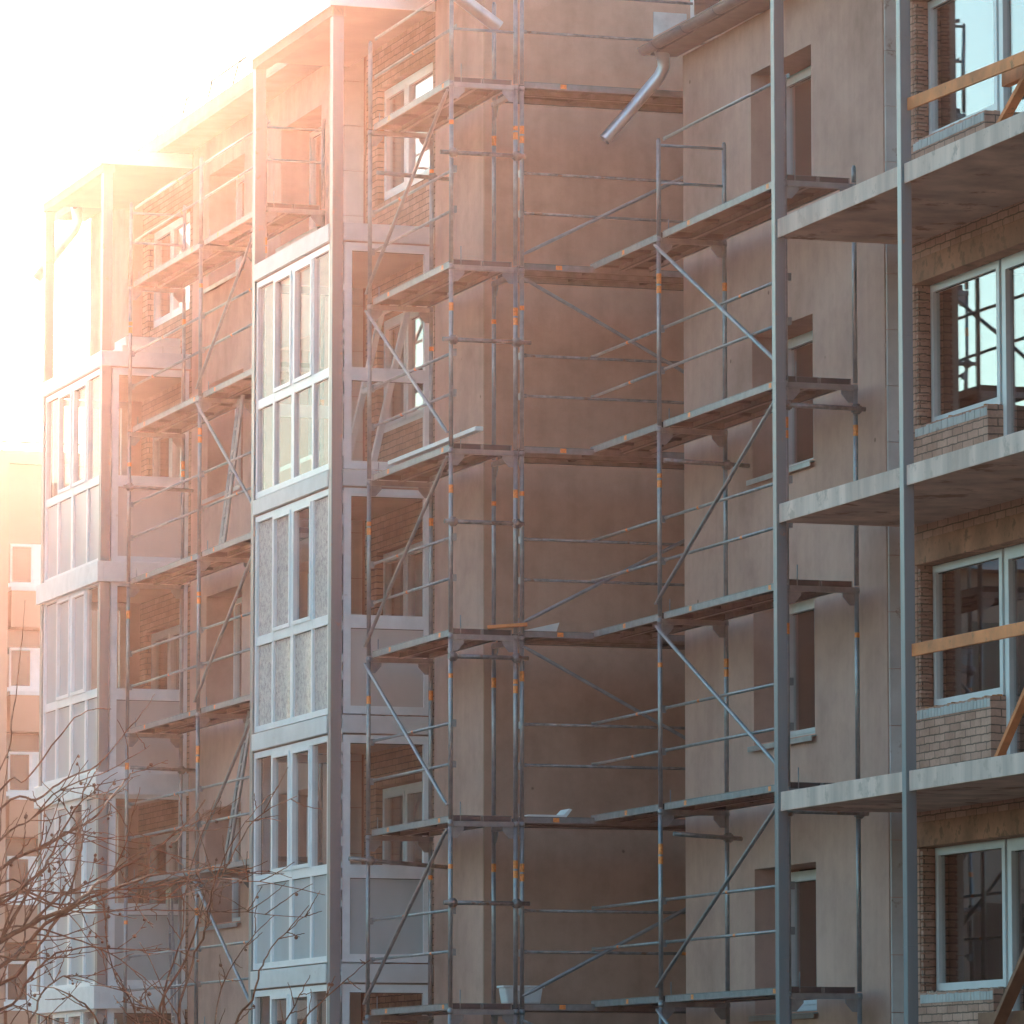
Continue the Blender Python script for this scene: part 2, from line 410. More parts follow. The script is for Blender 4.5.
# --- recessed cross wall and its left return
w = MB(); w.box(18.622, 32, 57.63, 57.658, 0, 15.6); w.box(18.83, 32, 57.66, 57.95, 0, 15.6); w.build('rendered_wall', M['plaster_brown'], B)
XL, XLK = 18.62, 18.82
T1, T2, TL = 59.47, 70.32, 3.42       # near faces of the two glazed towers and their length
lops = []
for t in (14.23, 11.43, 8.63, 5.83, 3.03):
    lops += [(67.7, 69.45, t-1.5, t), (64.15, 65.95, t-1.5, t)]
w = MB(); wall_open(w, 'x', XL, XLK+.003, 57.66, 59.45, 0, 14.75, [])
wall_open(w, 'x', XL, 19.12, 62.95, 70.28, 0, 14.75, lops)
w.box(XL, 19.12, 73.78, 76.0, 0, 14.75)
w.build('rendered_wall', M['plaster'], B)
ib = MB()
for k in range(27): ib.box(18.53, 18.80, 62.925, 62.947, k*.55+.004, k*.55+.547)
ib.build('insulation_edge', M['white'], B)
kops = []
for t in (14.11, 11.31, 8.51, 5.71, 2.91):
    kops += [(60.2, 62.42, t-1.4, t), (71.2, 73.45, t-1.4, t)]
w = MB(); wall_open(w, 'x', XLK+.005, 19.12, 57.96, 62.90, 0, 14.74, [o for o in kops if o[0] < 65])
w.build('brick_wall', M['brick_red'], B)
w = MB(); wall_open(w, 'x', XLK+.005, 19.12, 70.30, 73.77, 0, 14.74, [o for o in kops if o[0] > 65])
w.build('brick_wall', M['brick_red'], B)
for t in (14.11, 11.31, 8.51, 5.71, 2.91):
    glazed('window', B, 'x', 18.90, 60.23, 62.39, t-1.38, t-.02, [61.45], [], bar=.09, border=.07, sash=((0, 0), (1, 0)))
    glazed('window', B, 'x', 18.90, 71.23, 73.42, t-1.38, t-.02, [72.4], [], bar=.09, border=.07, sash=((0, 0), (1, 0)))
for t in (14.23, 11.43, 8.63, 5.83, 3.03):
    for y0, y1 in ((67.7, 69.45), (64.15, 65.95)):
        wn = glazed('window', B, 'x', 18.98, y0+.03, y1-.03, t-1.47, t-.03, [(y0+y1)/2-.1], [], border=.07)
        sl = MB(); sl.prism([(18.56, y0-.04, t-1.535), (18.98, y0-.04, t-1.48), (18.98, y1+.04, t-1.48), (18.56, y1+.04, t-1.535)], (0, 0, .012))
        sl.box(18.56, 18.57, y0-.04, y1+.04, t-1.575, t-1.536); sl.build('sill', M['zinc'], wn)
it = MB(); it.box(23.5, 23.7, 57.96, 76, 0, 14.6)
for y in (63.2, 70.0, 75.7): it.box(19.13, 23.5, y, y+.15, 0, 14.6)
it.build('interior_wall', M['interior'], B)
fl = MB()
for z in (.7, 3.3, 6.1, 8.9, 11.7, 14.5): fl.box(19.13, 23.49, 57.97, 75.6, z, z+.2)
fl.build('floor_slab', M['concrete'], B)
w = MB(); w.box(19.12, 24, 75.86, 76.0, 0, 14.75); w.build('end_wall', M['plaster'], B)

# --- roofs, eaves, gutters
rf = MB(); rf.box(20.0, 20.3, Y_BAL-.2, 55.95, 13.385, 13.42)                                      # soffit
rf.prism([(19.98, Y_BAL-.2, 13.425), (25, Y_BAL-.2, 15.2), (25, Y_BAL-.2, 15.12), (19.98, Y_BAL-.2, 13.40)], (0, 6.3, 0))
rf.build('roof', M['gutter'], B)
gu = MB()
prof = [(math.cos(a)*.075, math.sin(a)*.075) for a in [math.pi + math.pi*i/8 for i in range(9)]]
for (cx, cz, y0, y1) in ((19.925, 13.45, Y_BAL-.2, 55.95),):
    for i in range(8):
        a, b = prof[i], prof[i+1]
        gu.quad((cx+a[0], y0, cz+a[1]), (cx+a[0], y1, cz+a[1]), (cx+b[0], y1, cz+b[1]), (cx+b[0], y0, cz+b[1]))
        a2, b2 = (a[0]*.93, a[1]*.93), (b[0]*.93, b[1]*.93)
        gu.quad((cx+a2[0], y0, cz+a2[1]), (cx+b2[0], y0, cz+b2[1]), (cx+b2[0], y1, cz+b2[1]), (cx+a2[0], y1, cz+a2[1]))
    gu.prism([(cx+p[0], y1, cz+p[1]) for p in prof], (0, .006, 0))
    gu.tube([(cx-.075, y0, cz), (cx-.075, y1, cz)], .010, 8)
    for y in (50.6, 51.6, 52.6, 53.6, 54.6, 55.5):
        gu.tube([(cx+p[0]*1.04, y, cz+p[1]*1.04) for p in prof], .009, 6)
gut = gu.build('gutter', M['gutter'], B)
dp = MB(); pa = [(19.80, 55.9, 13.40), (19.80, 55.9, 13.27), (19.79, 55.95, 13.20), (19.70, 56.0, 13.08), (19.10, 56.05, 12.47)]
dp = MB(); dp.tube([(20.06, 55.80, 13.44), (20.10, 55.82, 13.34), (20.11, 55.84, 13.24), (20.07, 55.87, 13.14), (19.97, 55.9, 13.02), (19.70, 55.95, 12.69), (19.47, 55.98, 12.42)], [.085, .072, .070, .070, .068, .066, .066], 14, caps=False)
dp.tube([(19.475, 55.98, 12.426), (19.70, 55.95, 12.69)], .061, 14, caps=False)
dp.tube([(20.095, 55.82, 13.36), (20.10, 55.82, 13.33)], .077, 14)
dp.build('downpipe', M['zinc'], gut)
fb = MB(); fb.prism([(20.075, 56.06, 13.62), (20.075, 56.06, 13.90), (20.46, 56.06, 13.90), (20.46, 56.06, 13.84)], (0, .02, 0))
fb.build('flashing', M['zinc'], B)
dm = MB(); dm.box(20.50, 21.6, 54.9, 56.05, 13.70, 14.6)
dmo = dm.build('roof_hatch', M['pvc'], B); dg = MB(); dg.box(20.49, 20.499, 55.0, 55.9, 13.85, 14.5); dg.build('glass', M['far_glass'], dmo)
rf = MB(); rf.box(18.2, 18.62, 57.2, 76.3, 14.70, 14.74); rf.prism([(18.14, 57.2, 14.76), (24, 57.2, 16.3), (24, 57.2, 16.2), (18.14, 57.2, 14.72)], (0, 19.1, 0))
rf.box(18.15, 18.19, 57.2, 76.3, 14.68, 14.90)
rf.build('roof', M['roof'], B)
dp = MB(); dp.tube([(17.72, 56.6, 14.42), (17.98, 56.6, 14.05), (18.46, 56.6, 13.725)], .078, 14, caps=False)
dp.tube([(17.98, 56.6, 14.05), (18.45, 56.6, 13.73)], .072, 14, caps=False); dp.build('downpipe', M['zinc'], B)
rr = MB(); rr.tube([(18.2, 62.0, 15.17), (18.2, 71.5, 15.17)], .02, 6)
y = 62.6
while y < 71.5:
    rr.beam((18.2, y, 15.19), (18.14, y+.10, 14.88), .03, .012); rr.beam((18.2, y-.02, 15.17), (18.45, y-.25, 14.80), .02, .012); y += 1.28
rr.build('snow_guard', M['galv'], B)
dp = MB(); dp.tube([(18.20, 75.2, 14.75), (18.24, 75.2, 14.52), (18.20, 75.2, 14.40), (17.65, 75.2, 13.66)], .075, 12)
dp.build('downpipe', M['zinc'], B)

# --- glazed balcony towers on the far wing
XT = 17.4
bands = [(.5, .73), (3.32, 3.53), (6.13, 6.33), (8.94, 9.12), (11.76, 11.96)]
def tower(y0, far):
    y1 = y0+TL
    for (x0, x1, a, b) in ((XT, XT+.13, y0, y0+.12), (XT, XT+.13, y1-.12, y1)):
        p = MB(); p.box(x0, x1, a, b, 0, 14.47)
        if not far:
            for k in range(60):
                z = random.uniform(2.5, 11.5); p.box(x1-.004, x1+.012, a-.006, a+.02, z, z+random.uniform(.03, .12), 1)
        p.build('corner_post', [M['post'], M['pvc']], B, .004)
    for k, (z0, z1) in enumerate(bands):
        s = MB(); s.box(XT+.03, 18.815, y0+.03, y1-.03, z0-.0, z1)
        sl = s.build('balcony_slab', M['ceiling'], B)
        e = MB()
        out = .05 if far and k in (1, 2, 3) else .012
        ex = .06 if far and k in (1, 2, 3) else 0
        ya, yb_ = (y0-out, y1+out) if far else (y0+.125, y1-.125)
        e.box(XT-out, XT+.028, ya, yb_, z0-ex, z1+ex*.5)
        e.box(XT+(.03 if far else .135), 18.61, y0-out, y0+.028, z0-ex, z1+ex*.5)
        e.box(XT+(.03 if far else .135), 18.61, y1-.028, y1+out, z0-ex, z1+ex*.5)
        e.build('edge_band', M['pvc_dirty'] if far else M['band'], sl, .004)
    r_ = MB(); r_.box(XT-.05, 18.615, y0-.06, y1+.06, 14.47, 14.62); r_.box(XT-.02, XT+.15, y0+.0, y1, 14.35, 14.469)
    rf_ = r_.build('tower_roof', M['ceiling'], B, .004)
    fc = MB(); fc.box(XT-.07, XT-.052, y0-.08, y1+.08, 14.44, 14.645); fc.box(XT-.05, 18.6, y0-.08, y0-.062, 14.46, 14.645); fc.build('fascia', M['pvc'], rf_)
    rails = [None, 10.26, 7.43, 4.60, 1.8]
    div = [y0+.86, y0+1.70, y0+2.52]
    for k in range(1, 5):
        z0, z1 = bands[k-1][1]+.02, bands[k][0]-.02
        zr = {4: 10.26, 3: 7.43, 2: 4.60, 1: 1.80}[k]
        fa, fb_ = y0+.135, y1-.135
        if not far:
            sp = {4: {}, 3: {(0, 0): 'crinkle', (1, 0): 'crinkle', (2, 0): 'crinkle', (3, 0): 'crinkle', (0, 1): 'crinkle', (2, 1): 'crinkle', (3, 1): 'crinkle'},
                  2: {(0, 0): 'frost', (1, 0): 'frost', (2, 0): 'frost', (3, 0): 'frost'}, 1: {}}[k]
        else:
            sp = {4: {(i, 0): 'frost' for i in range(4)}, 3: {(i, j): 'frost' for i in range(4) for j in range(2) if (i, j) != (0, 1)},
                  2: {(i, j): 'frost' for i in range(4) for j in range(2) if (i, j) != (1, 1)}, 1: {}}[k]
        glazed('balcony_glazing', B, 'x', XT+.02, fa, fb_, z0, z1, div, [zr], border=.07, bar=.07, zbar=.11, frame='pvc',
               glass='glass_soft', special=sp, sash=((1, 1), (2, 1)), wide=(1,))
        # the two side faces
        low = {4: None, 3: 'frost_warm', 2: 'frost', 1: None}[k] if not far else {4: 'frost_warm', 3: 'frost_warm', 2: 'frost', 1: 'frost'}[k]
        for yp in (y0+.02, y1-.09):
            glazed('balcony_glazing', B, 'y', yp, XT+.15, 18.60, z0, z1, [], [zr-.03], border=.09, zbar=.15, frame='pvc_dirty',
                   glass='glass_soft', special={(0, 0): low} if low else {})
tower(T1, False); tower(T2, True)

# ================================================================== SCAFFOLDS
def scaffold(name, loc, label, along, runs, t0, width, levels, top, opts):
    """along 'y': runs are Y positions, across is X (t0 = outer line, +width towards the wall); along 'x' the other way round"""
    root = empty(name, loc); tag(root, label, 'scaffold')
    def P(s, t, z): return Vector((t0+t, s, z)) if along == 'y' else Vector((s, t0+t, z))
    sgn = 1 if runs[-1] > runs[0] else -1
    rt = .0242
    ext = opts.get('extend', {})
    def bandbox(mb, p, z, h): mb.tube([p+Vector((0, 0, z)), p+Vector((0, 0, z+h))], rt+.0015, 10, 1, caps=False)
    for fi, s in enumerate(runs):
        zs = [0.0] + levels
        for li in range(len(zs)):
            zb = zs[li]; zt = zs[li+1] if li+1 < len(zs) else None
            f = MB()
            if zt is None:
                # guard posts above the last deck
                for t, hgt in ((0, top), (width, opts.get('inner_top', {}).get(fi, top))):
                    if fi not in opts.get('end_guard', ()): f = MB()
                    f.tube([P(s, t, zb+.012), P(s, t, zb+hgt)], rt)
                    f.tube([P(s, t, zb+hgt-.005), P(s, t, zb+hgt+.02)], rt*.7)
                    if fi not in opts.get('end_guard', ()): f.build('guard_post', [M['galv'], M['orange']], root)
                if fi in opts.get('end_guard', ()):
                    for h in (.98, .58): f.tube([P(s, 0, zb+h), P(s, width, zb+h)], .017, 8)
                if fi in opts.get('end_guard', ()): f.build('guard_frame', [M['galv'], M['orange']], root)
                continue
            for t in (0, width):
                f.tube([P(s, t, zb+.012), P(s, t, zt-.002)], rt)
                f.tube([P(s, t, zt-.06), P(s, t, zt-.012)], rt+.005, 10)
                if random.random() < .86:
                    h = random.choice((.05, .09, .11)); z = zt-.50+random.uniform(-.05, .04)
                    f.tube([P(s, t, z), P(s, t, z+h)], rt+.0016, 10, 1, caps=False)
                    if random.random() < .4: f.tube([P(s, t, z-.10), P(s, t, z-.02)], rt+.0016, 10, 1, caps=False)
            if zb == 0.0:
                for t in (0, width):
                    p = P(s, t, 0); f.box(p.x-.08, p.x+.08, p.y-.08, p.y+.08, 0, .012)
            # U transom, gusset plates, deck pins
            f.beam(P(s, rt, zt-.035), P(s, width-rt, zt-.035), .05, .055)
            for t, dr in ((rt, 1), (width-rt, -1)):
                q = P(0, 1, 0)-P(0, 0, 0); 
                pl = [P(s, t, zt-.064), P(s, t+dr*.125, zt-.064), P(s, t+dr*.125, zt-.10), P(s, t+dr*.05, zt-.185), P(s, t, zt-.185)]
                n = (P(1, 0, 0)-P(0, 0, 0))
                pl = [v - n*.004 for v in pl]
                f.prism(pl, n*.008)
            f.tube([P(s, .11, zt-.01), P(s, .11, zt+.20)], .006, 6)
            # guardrail wedge housings
            for h in (.61, 1.05):
                for side in opts.get('wedge', (0,)):
                    p = P(s, 0, zb+h) + (P(0, .035, 0)-P(0, 0, 0)); f.box(p.x-.02, p.x+.02, p.y-.03, p.y+.03, p.z-.05, p.z+.025)
            f.build('frame', [M['galv'], M['orange']], root)
    # bays
    bays = [(runs[i], runs[i+1], i) for i in range(len(runs)-1)]
    for e in opts.get('tail', ()): bays.append((e[0], e[1], 'tail'))
    for (sa, sb, bi) in bays:
        for li, z in enumerate(levels):
            if z < .5: continue
            d = MB(); npl = 2; pw = (width-.06)/2-.006
            for k in range(npl):
                ta = .03 + k*(pw+.012)
                def BX(mb, s0, s1, a, b, z0, z1, mi):
                    p, q = P(s0, a, z0), P(s1, b, z1)
                    mb.box(min(p.x, q.x), max(p.x, q.x), min(p.y, q.y), max(p.y, q.y), z0, z1, mi)
                s0, s1 = min(sa, sb)+.035, max(sa, sb)-.035
                BX(d, s0, s1, ta, ta+pw, z+.052, z+.055, 1); BX(d, s0, s1, ta, ta+pw, z+.0552, z+.059, 0)                       # walking surface
                for a in (ta, ta+pw-.012): BX(d, s0, s1, a, a+.012, z-.012, z+.0515, 0)   # folded edges
                for a in (ta+.0125, ta+pw-.0365): BX(d, s0, s1, a, a+.024, z-.012, z-.008, 1)
                for q in range(1, 4): BX(d, s0+(s1-s0)*q/4-.03, s0+(s1-s0)*q/4+.03, ta+.04, ta+pw-.04, z+.02, z+.051, 1)
                for q in (s0, s1-.05): BX(d, q, q+.05, ta+.013, ta+pw-.013, z+.0, z+.0515, 1)
                if k == 0:
                    for q in (.13, .80) if bi != 'tail' else (.5,):
                        c = s0+(s1-s0)*(q+random.uniform(-.03, .03)); p, q2 = P(c-.035, ta-.002, z+.0), P(c+.035, ta-.0005, z+.05)
                        d.box(min(p.x, q2.x), max(p.x, q2.x), min(p.y, q2.y), max(p.y, q2.y), z+.0, z+.048, 2)
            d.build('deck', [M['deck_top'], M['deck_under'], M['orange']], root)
            # guardrails
            for h in (.61, 1.05):
                if (bi, li, h) in opts.get('no_rail', ()): continue
                g = MB(); a, b = P(sa, -.0, z+h), P(sb, -.0, z+h); off = P(0, .055, 0)-P(0, 0, 0)
                a, b = a+off, b+off; dd = (b-a).normalized()
                g.tube([a+dd*.03, b-dd*.03], .0165, 8)
                for e_, sg in ((a, 1), (b, -1)): g.beam(e_, e_+dd*sg*.07, .012, .042)
                if random.random() < .75:
                    c = a + (b-a)*random.uniform(.25, .75); g.tube([c, c+dd*.06], .018, 8, 1, caps=False)
                g.build('guardrail', [opts.get('rail_mat', M['galv']), M['orange']], root)
    for (sa, za, sb, zb) in opts.get('braces', ()):
        g = MB(); off = P(0, -.045, 0)-P(0, 0, 0); a, b = P(sa, 0, za)+off, P(sb, 0, zb)+off
        dd = (b-a).normalized(); g.tube([a, a+dd*.06, a+dd*.12, b-dd*.12, b-dd*.06, b], [.012, .018, .021, .021, .018, .012], 8)
        for e_ in (a, b): g.tube([e_-off*.9, e_+off*.3], .012, 6); g.box(e_.x-.03, e_.x+.03, e_.y-.03, e_.y+.03, e_.z-.03, e_.z+.03, 0) if False else None
        g.build('diagonal_brace', M['galv'], root)
    for (a, b, c) in opts.get('ties', ()):
        g = MB(); g.tube([a, b], .0242, 10); tie = g.build('tie_tube', M['galv_dark'], root)
        for q in c:
            k = MB(); q = Vector(q); k.tube([q-Vector((.045, 0, 0)), q+Vector((.045, 0, 0))], .040, 8); k.tube([q-Vector((0, 0, .05)), q+Vector((0, 0, .05))], .036, 8); k.tube([q+Vector((0, -.05, 0)), q+Vector((0, .05, 0))], .014, 6)
            k.build('coupler', M['galv_dark'], tie)
    return root

LV = [.95, 2.95, 4.95, 6.95, 8.95, 10.95, 12.95]
LR = [.99, 2.99, 4.98, 6.97, 8.98, 10.99]
YA = 55.9
def ltie(z, xa, xb, y=YA-.05): return ((xa, y, z), (xb, y, z-.0), ((17.70, y+.01, z), (18.42, y+.01, z)))
brL = []
for k, up in ((6, 0), (5, 1), (4, 0), (3, 1), (2, 0), (1, 1)):
    zt, zb = LV[k]-.08, LV[k-1]+.17
    brL.append((58.95, zt, 55.9, zb) if up else (55.9, zt-.02, 58.95, zb-.05))
scaffold('scaffold', (18.05, 57.4, 0), 'narrow steel scaffold tower bay beside the near glazed balconies at the wall corner', 'y', [55.9, 58.95], 17.69, .73, LV, 1.0,
         dict(braces=brL, inner_top={0: 1.05, 1: .05}, end_guard=(0,), ties=[ltie(12.16, 17.55, 18.52), ltie(10.12, 17.58, 18.58), ltie(8.15, 17.60, 18.50), ltie(6.70, 17.66, 18.55), ltie(4.07, 17.60, 18.56),
              ((17.45, 58.9, 4.68), (18.60, 58.9, 4.60), ((17.70, 58.9, 4.66),)), ((17.75, 58.88, 12.45), (18.65, 58.88, 12.42), ((18.42, 58.9, 12.43),))]))
WX = [18.50, 21.9]
brW = []
for k, up in ((6, 1), (5, 0), (4, 1), (3, 0), (2, 1), (1, 0)):
    zt, zb = LV[k]-.12, LV[k-1]+.14
    brW.append((WX[0], zb, WX[1], zt) if up else (WX[0], zt, WX[1], zb))
scaffold('scaffold', (20, 56.4, 0), 'long dark scaffold run along the recessed brown wall between the two wings', 'x', WX, YA+.02, .98, LV, 1.1,
         dict(braces=brW, rail_mat=M['galv_dark']))
RY = [50.08, 53.76]
brR = []
for k, up in ((5, 1), (4, 0), (3, 1), (2, 0), (1, 1)):
    zt, zb = LR[k]-.09, LR[k-1]+.15
    brR.append((53.76, zt, 50.08, zb) if up else (50.08, zt, 53.76, zb))
scaffold('scaffold', (19.7, 52, 0), 'steel scaffold on the near rendered wing behind the tall grey balcony posts', 'y', RY, 19.3, .735, LR, 1.03,
         dict(braces=brR, inner_top={0: .16, 1: 1.03}, end_guard=(1,), tail=[(53.76, 56.1)],
              no_rail={(0, 5, .61), ('tail', 5, .61), ('tail', 5, 1.05)},
              ties=[((19.33, 53.70, 8.62), (20.28, 53.70, 8.60), ((20.035, 53.72, 8.60),)), ((19.42, 53.70, 4.72), (20.18, 53.70, 4.68), ((20.035, 53.72, 4.69),)),
                    ((19.25, 50.03, 8.74), (20.12, 50.03, 8.73), ((19.3, 50.05, 8.74), (20.035, 50.05, 8.73))), ((19.25, 50.03, 4.75), (20.12, 50.03, 4.74), ((19.3, 50.05, 4.75), (20.035, 50.05, 4.74)))]))
L3 = [.88, 2.88, 4.87, 6.86, 8.83, 10.84, 12.78]
R3 = [63.37, 66.36, 69.95]
br3 = []
for k, a in ((5, (66.36, 63.37)), (3, (66.36, 63.37)), (2, (66.36, 63.37)), (1, (66.36, 63.37))):
    zt, zb = L3[k]-.08, L3[k-1]+.15
    br3.append((a[0], zt, a[1], zb) if k % 2 == 1 and k != 1 or k == 2 else (a[1], zt, a[0], zb))
br3 = [(66.36, 10.76, 63.37, 9.0), (66.36, 4.79, 63.37, 3.0), (63.37, 6.78, 66.36, 5.05), (63.37, 12.7, 66.36, 10.95), (63.37, 8.75, 66.36, 7.0), (63.37, 2.8, 66.36, 1.0)]
scaffold('scaffold', (18.05, 66.6, 0), 'pale hazy scaffold bays standing between the two glazed balcony towers', 'y', R3, 17.69, .73, L3, 1.1,
         dict(braces=br3, end_guard=(0, 2), ties=[((17.6, 69.9, 10.1), (18.55, 69.9, 10.08), ((17.69, 69.92, 10.1),)), ((17.72, 69.9, 6.4), (18.6, 69.9, 6.38), ((18.42, 69.92, 6.38),))]))

# ================================================================== THINGS ON THE SCAFFOLDS
def ladder(a, b, side, label):
    o = empty('ladder', b); tag(o, label, 'ladder', 'ladders between the scaffold decks')
    a, b, side = Vector(a), Vector(b), Vector(side)
    for s_ in (-1, 1):
        m = MB(); m.beam(a+side*s_*.17, b+side*s_*.17, .03, .05); m.build('rail', M['galv'], o)
    n = 7
    for i in range(n):
        c = b + (a-b)*((i+.6)/n); m = MB(); m.tube([c-side*.17, c+side*.17], .013, 8); m.build('rung', M['galv'], o)
sd = Vector((.15, .99, 0)).normalized()*1.15
ladder((18.1, 65.9, 10.80), (17.95, 66.25, 8.90), sd, 'hazy access ladder under the upper deck of the far scaffold')
ladder((18.1, 65.35, 6.83), (17.95, 65.95, 4.94), sd, 'grey access ladder standing below a deck beside the tall glazed balconies')
ladder((18.0, 68.9, 4.85), (17.9, 68.2, 2.95), sd, 'slanted pale ladder behind the bare tree branches')

m = MB(); m.prism([(18.44, 56.25, 3.012), (18.82, 56.25, 3.012), (18.85, 56.25, 3.19), (18.41, 56.25, 3.19)], (0, .22, 0)); tub = m.build('tub', M['tub'], None, .02)
tag(tub, 'pale plastic tub on the lowest visible deck of the corner', 'tub')
m = MB(); m.box(18.395, 18.865, 56.235, 56.485, 3.185, 3.21); m.build('rim', M['tub'], tub, .008)
m = MB(); m.prism([(18.56, 56.2, 7.012), (18.98, 56.2, 7.012), (19.02, 56.2, 7.13), (18.60, 56.2, 7.03)], (0, .25, 0))
tag(m.build('white_board', M['white']), 'white offcut board lying on the middle deck of the recessed scaffold', 'board')
m = MB(); m.prism([(18.60, 56.1, 5.012), (19.06, 56.1, 5.012), (19.13, 56.1, 5.10), (19.10, 56.1, 5.11), (19.03, 56.1, 5.04), (18.64, 56.1, 5.04)], (0, .3, 0))
tag(m.build('foam_sheet', M['white']), 'curled white foam sheet on the lower deck of the recessed scaffold', 'sheet')
m = MB(); m.beam((18.12, 55.95, 7.03), (18.52, 55.80, 7.06), .10, .035); tag(m.build('timber_offcut', M['wood'], None, .004), 'short orange timber offcut lying on the corner scaffold deck', 'timber')
m = MB(); m.beam((17.80, 58.45, 9.085), (17.80, 55.25, 9.085), .09, .045); tag(m.build('batten', M['white'], None, .003), 'long white batten sticking out over a deck by the corner', 'batten')

# loose window frames leaning inside the open loggia
def leaning_frame(y0, y1, xb, xt, z0, z1, label):
    m = MB()
    p = lambda y, t: Vector((xb+(xt-xb)*t, y+ (.9*t), z0+(z1-z0)*t))
    for y in (y0, y1): m.beam(p(y, 0), p(y, 1), .07, .07, up=Vector((0, 1, 0)))
    for t in (.02, .52, .98): m.beam(p(y0, t), p(y1, t), .06, .06)
    tag(m.build('window_frame', M['white'], None, .004), label, 'window frame', 'spare window frames stored in the loggia')
leaning_frame(59.75, 60.9, 17.95, 18.70, 9.13, 11.35, 'white unglazed window frame leaning on brick inside the loggia')
# white blocks on the far tower's open top floor
for i, (x0, x1, z0, z1) in enumerate(((17.75, 18.30, 11.965, 12.09), (17.80, 18.55, 12.092, 12.21), (18.31, 18.56, 11.965, 12.09))):
    m = MB(); m.box(x0, x1, 70.62, 71.25, z0, z1)
    tag(m.build('foam_block', M['white'], None, .008), ['lower white foam block on the open top balcony floor', 'upper white foam slab laid across the other blocks', 'short white foam block beside the lower one on the balcony'][i], 'foam block', 'white foam blocks on the top balcony')

# timber guards on the balconies of the near wing
def rail(y0, y1, x, z0, z1, label):
    m = MB(); m.beam((x, y0, z0), (x+.01, y1, z1), .028, .115); tag(m.build('guard_board', M['wood'], None, .004), label, 'board', 'timber guard boards across the balconies')
rail(46.50, 42.2, 19.10, 11.07, 10.97, 'rough orange guard board across the topmost balcony window')
rail(46.50, 42.2, 19.10, 6.01, 5.98, 'straight orange guard board across the middle balcony window')
def prop(a, b, w, mat, label):
    m = MB(); m.beam(a, b, w, .05); tag(m.build('timber_prop', mat, None, .004), label, 'timber prop', 'slanting timber props on the balconies')
prop((19.35, 44.98, 10.52), (19.33, 43.8, 11.12), .09, M['wood'], 'short orange prop slanting up from the top balcony slab')
prop((19.33, 44.98, 4.92), (19.30, 43.6, 6.0), .075, M['wood'], 'thin orange prop rising below the middle guard board')
prop((19.34, 45.45, 2.25), (19.30, 43.9, 3.50), .12, M['wood_dark'], 'broad brown prop in front of the lowest balcony door')
m = MB(); m.box(19.32, 19.40, 43.3, 44.72, 10.94, 11.08); tag(m.build('timber_block', M['wood'], None, .004), 'pale timber block resting at the top of the upper prop', 'timber')
m = MB(); m.box(19.42, 19.46, 43.4, 45.7, 2.12, 2.70); tag(m.build('plywood_panel', M['wood_dark'], None, .004), 'brown plywood panel standing at the lowest balcony edge', 'panel')

# ================================================================== FAR BUILDING
FB = empty('far_apartment_block', (34, 141, 0)); tag(FB, 'distant warm coloured apartment block seen at the edge beyond the towers', 'building')
m = MB(); m.box(22, 46, 140, 152, 0, 19.1); m.build('wall', M['far_panel'], FB)
m = MB(); m.box(21.8, 46.2, 139.8, 152.2, 19.101, 19.45); m.build('roof_edge', M['far_wall'], FB)
m = MB(); m.box(28.0, 31.62, 137.6, 139.99, 0, 19.0); m.build('stair_projection', M['far_wall'], FB)
m = MB()
for x in range(23, 46, 3): m.tube([(x, 140.2, 19.45), (x, 140.2, 19.75)], .03, 6)
m.tube([(22, 140.2, 19.72), (46, 140.2, 19.72)], .035, 6); m.build('roof_railing', M['galv'], FB)
for k in range(7):
    z = 16.0 - k*2.72
    for x0 in (32.2, 35.6, 39.0, 42.4, 25.6):
        if z < .5: continue
        m = MB(); m.box(x0, x0+.62, 139.90, 139.97, z-.05, z+1.0); m.box(x0+.62, x0+1.0, 139.88, 139.97, z-.16, z+1.0); m.box(x0-.1, x0+1.1, 139.82, 139.97, z-.17, z-.051)
        wd = m.build('window', M['pvc'], FB)
        g = MB(); g.box(x0+.05, x0+.55, 139.88, 139.899, z, z+.92); g.build('pane', M['far_glass'], wd)
        if x0 in (32.2, 35.6):
            g = MB(); g.box(x0-.12, x0+1.6, 139.2, 139.96, z-1.25, z-.30); g.build('balcony_parapet', M['far_wall'], FB)
            g = MB(); g.box(x0-.10, x0+1.45, 139.93, 139.99, z-1.9, z-1.26); g.build('loggia_glazing', M['far_glass'], FB)
            g = MB(); g.box(x0-.14, x0+1.62, 139.16, 139.96, z-.299, z-.2); g.build('parapet_cap', M['pvc_dirty'], FB)

# neighbouring block across the yard: out of the picture, but the windows mirror it
NB = empty('neighbouring_block', (0, 110, 0)); tag(NB, 'plain apartment block across the yard, mirrored in the lower windows', 'building')
m = MB(); m.box(-45, 13, 108, 122, 0, 13.6); m.build('wall', M['far_panel'], NB)
m = MB(); m.prism([(-45.6, 107.4, 13.61), (-45.6, 122.6, 13.61), (-45.6, 115, 15.6)], (59.2, 0, 0)); m.build('roof', M['roof'], NB)
for k in range(4):
    for i in range(15):
        x = -43+i*3.7; m = MB(); m.box(x, x+1.7, 107.93, 107.99, 1.9+k*3, 3.5+k*3); m.build('window', M['far_glass'], NB)

# tall block added unseen behind the viewpoint to cut sky light on camera-facing walls
YB_ = empty('added_shade_block', (10, -12, 0)); tag(YB_, 'added tall dark block behind the viewpoint that cuts the sky light', 'building')
m = MB(); m.box(-70, 95, -26, -12, 0, 24); m.build('wall', M['dark'], YB_)
m = MB(); m.box(-70.5, 95.5, -26.5, -11.5, 24.01, 24.5); m.build('roof', M['roof'], YB_)
for k in range(7):
    m = MB()
    for i in range(1):
        m.box(-66, 91, -11.98, -11.9, 1.4+k*3.2, 2.9+k*3.2)
    m.build('window_band', M['far_glass'], YB_)

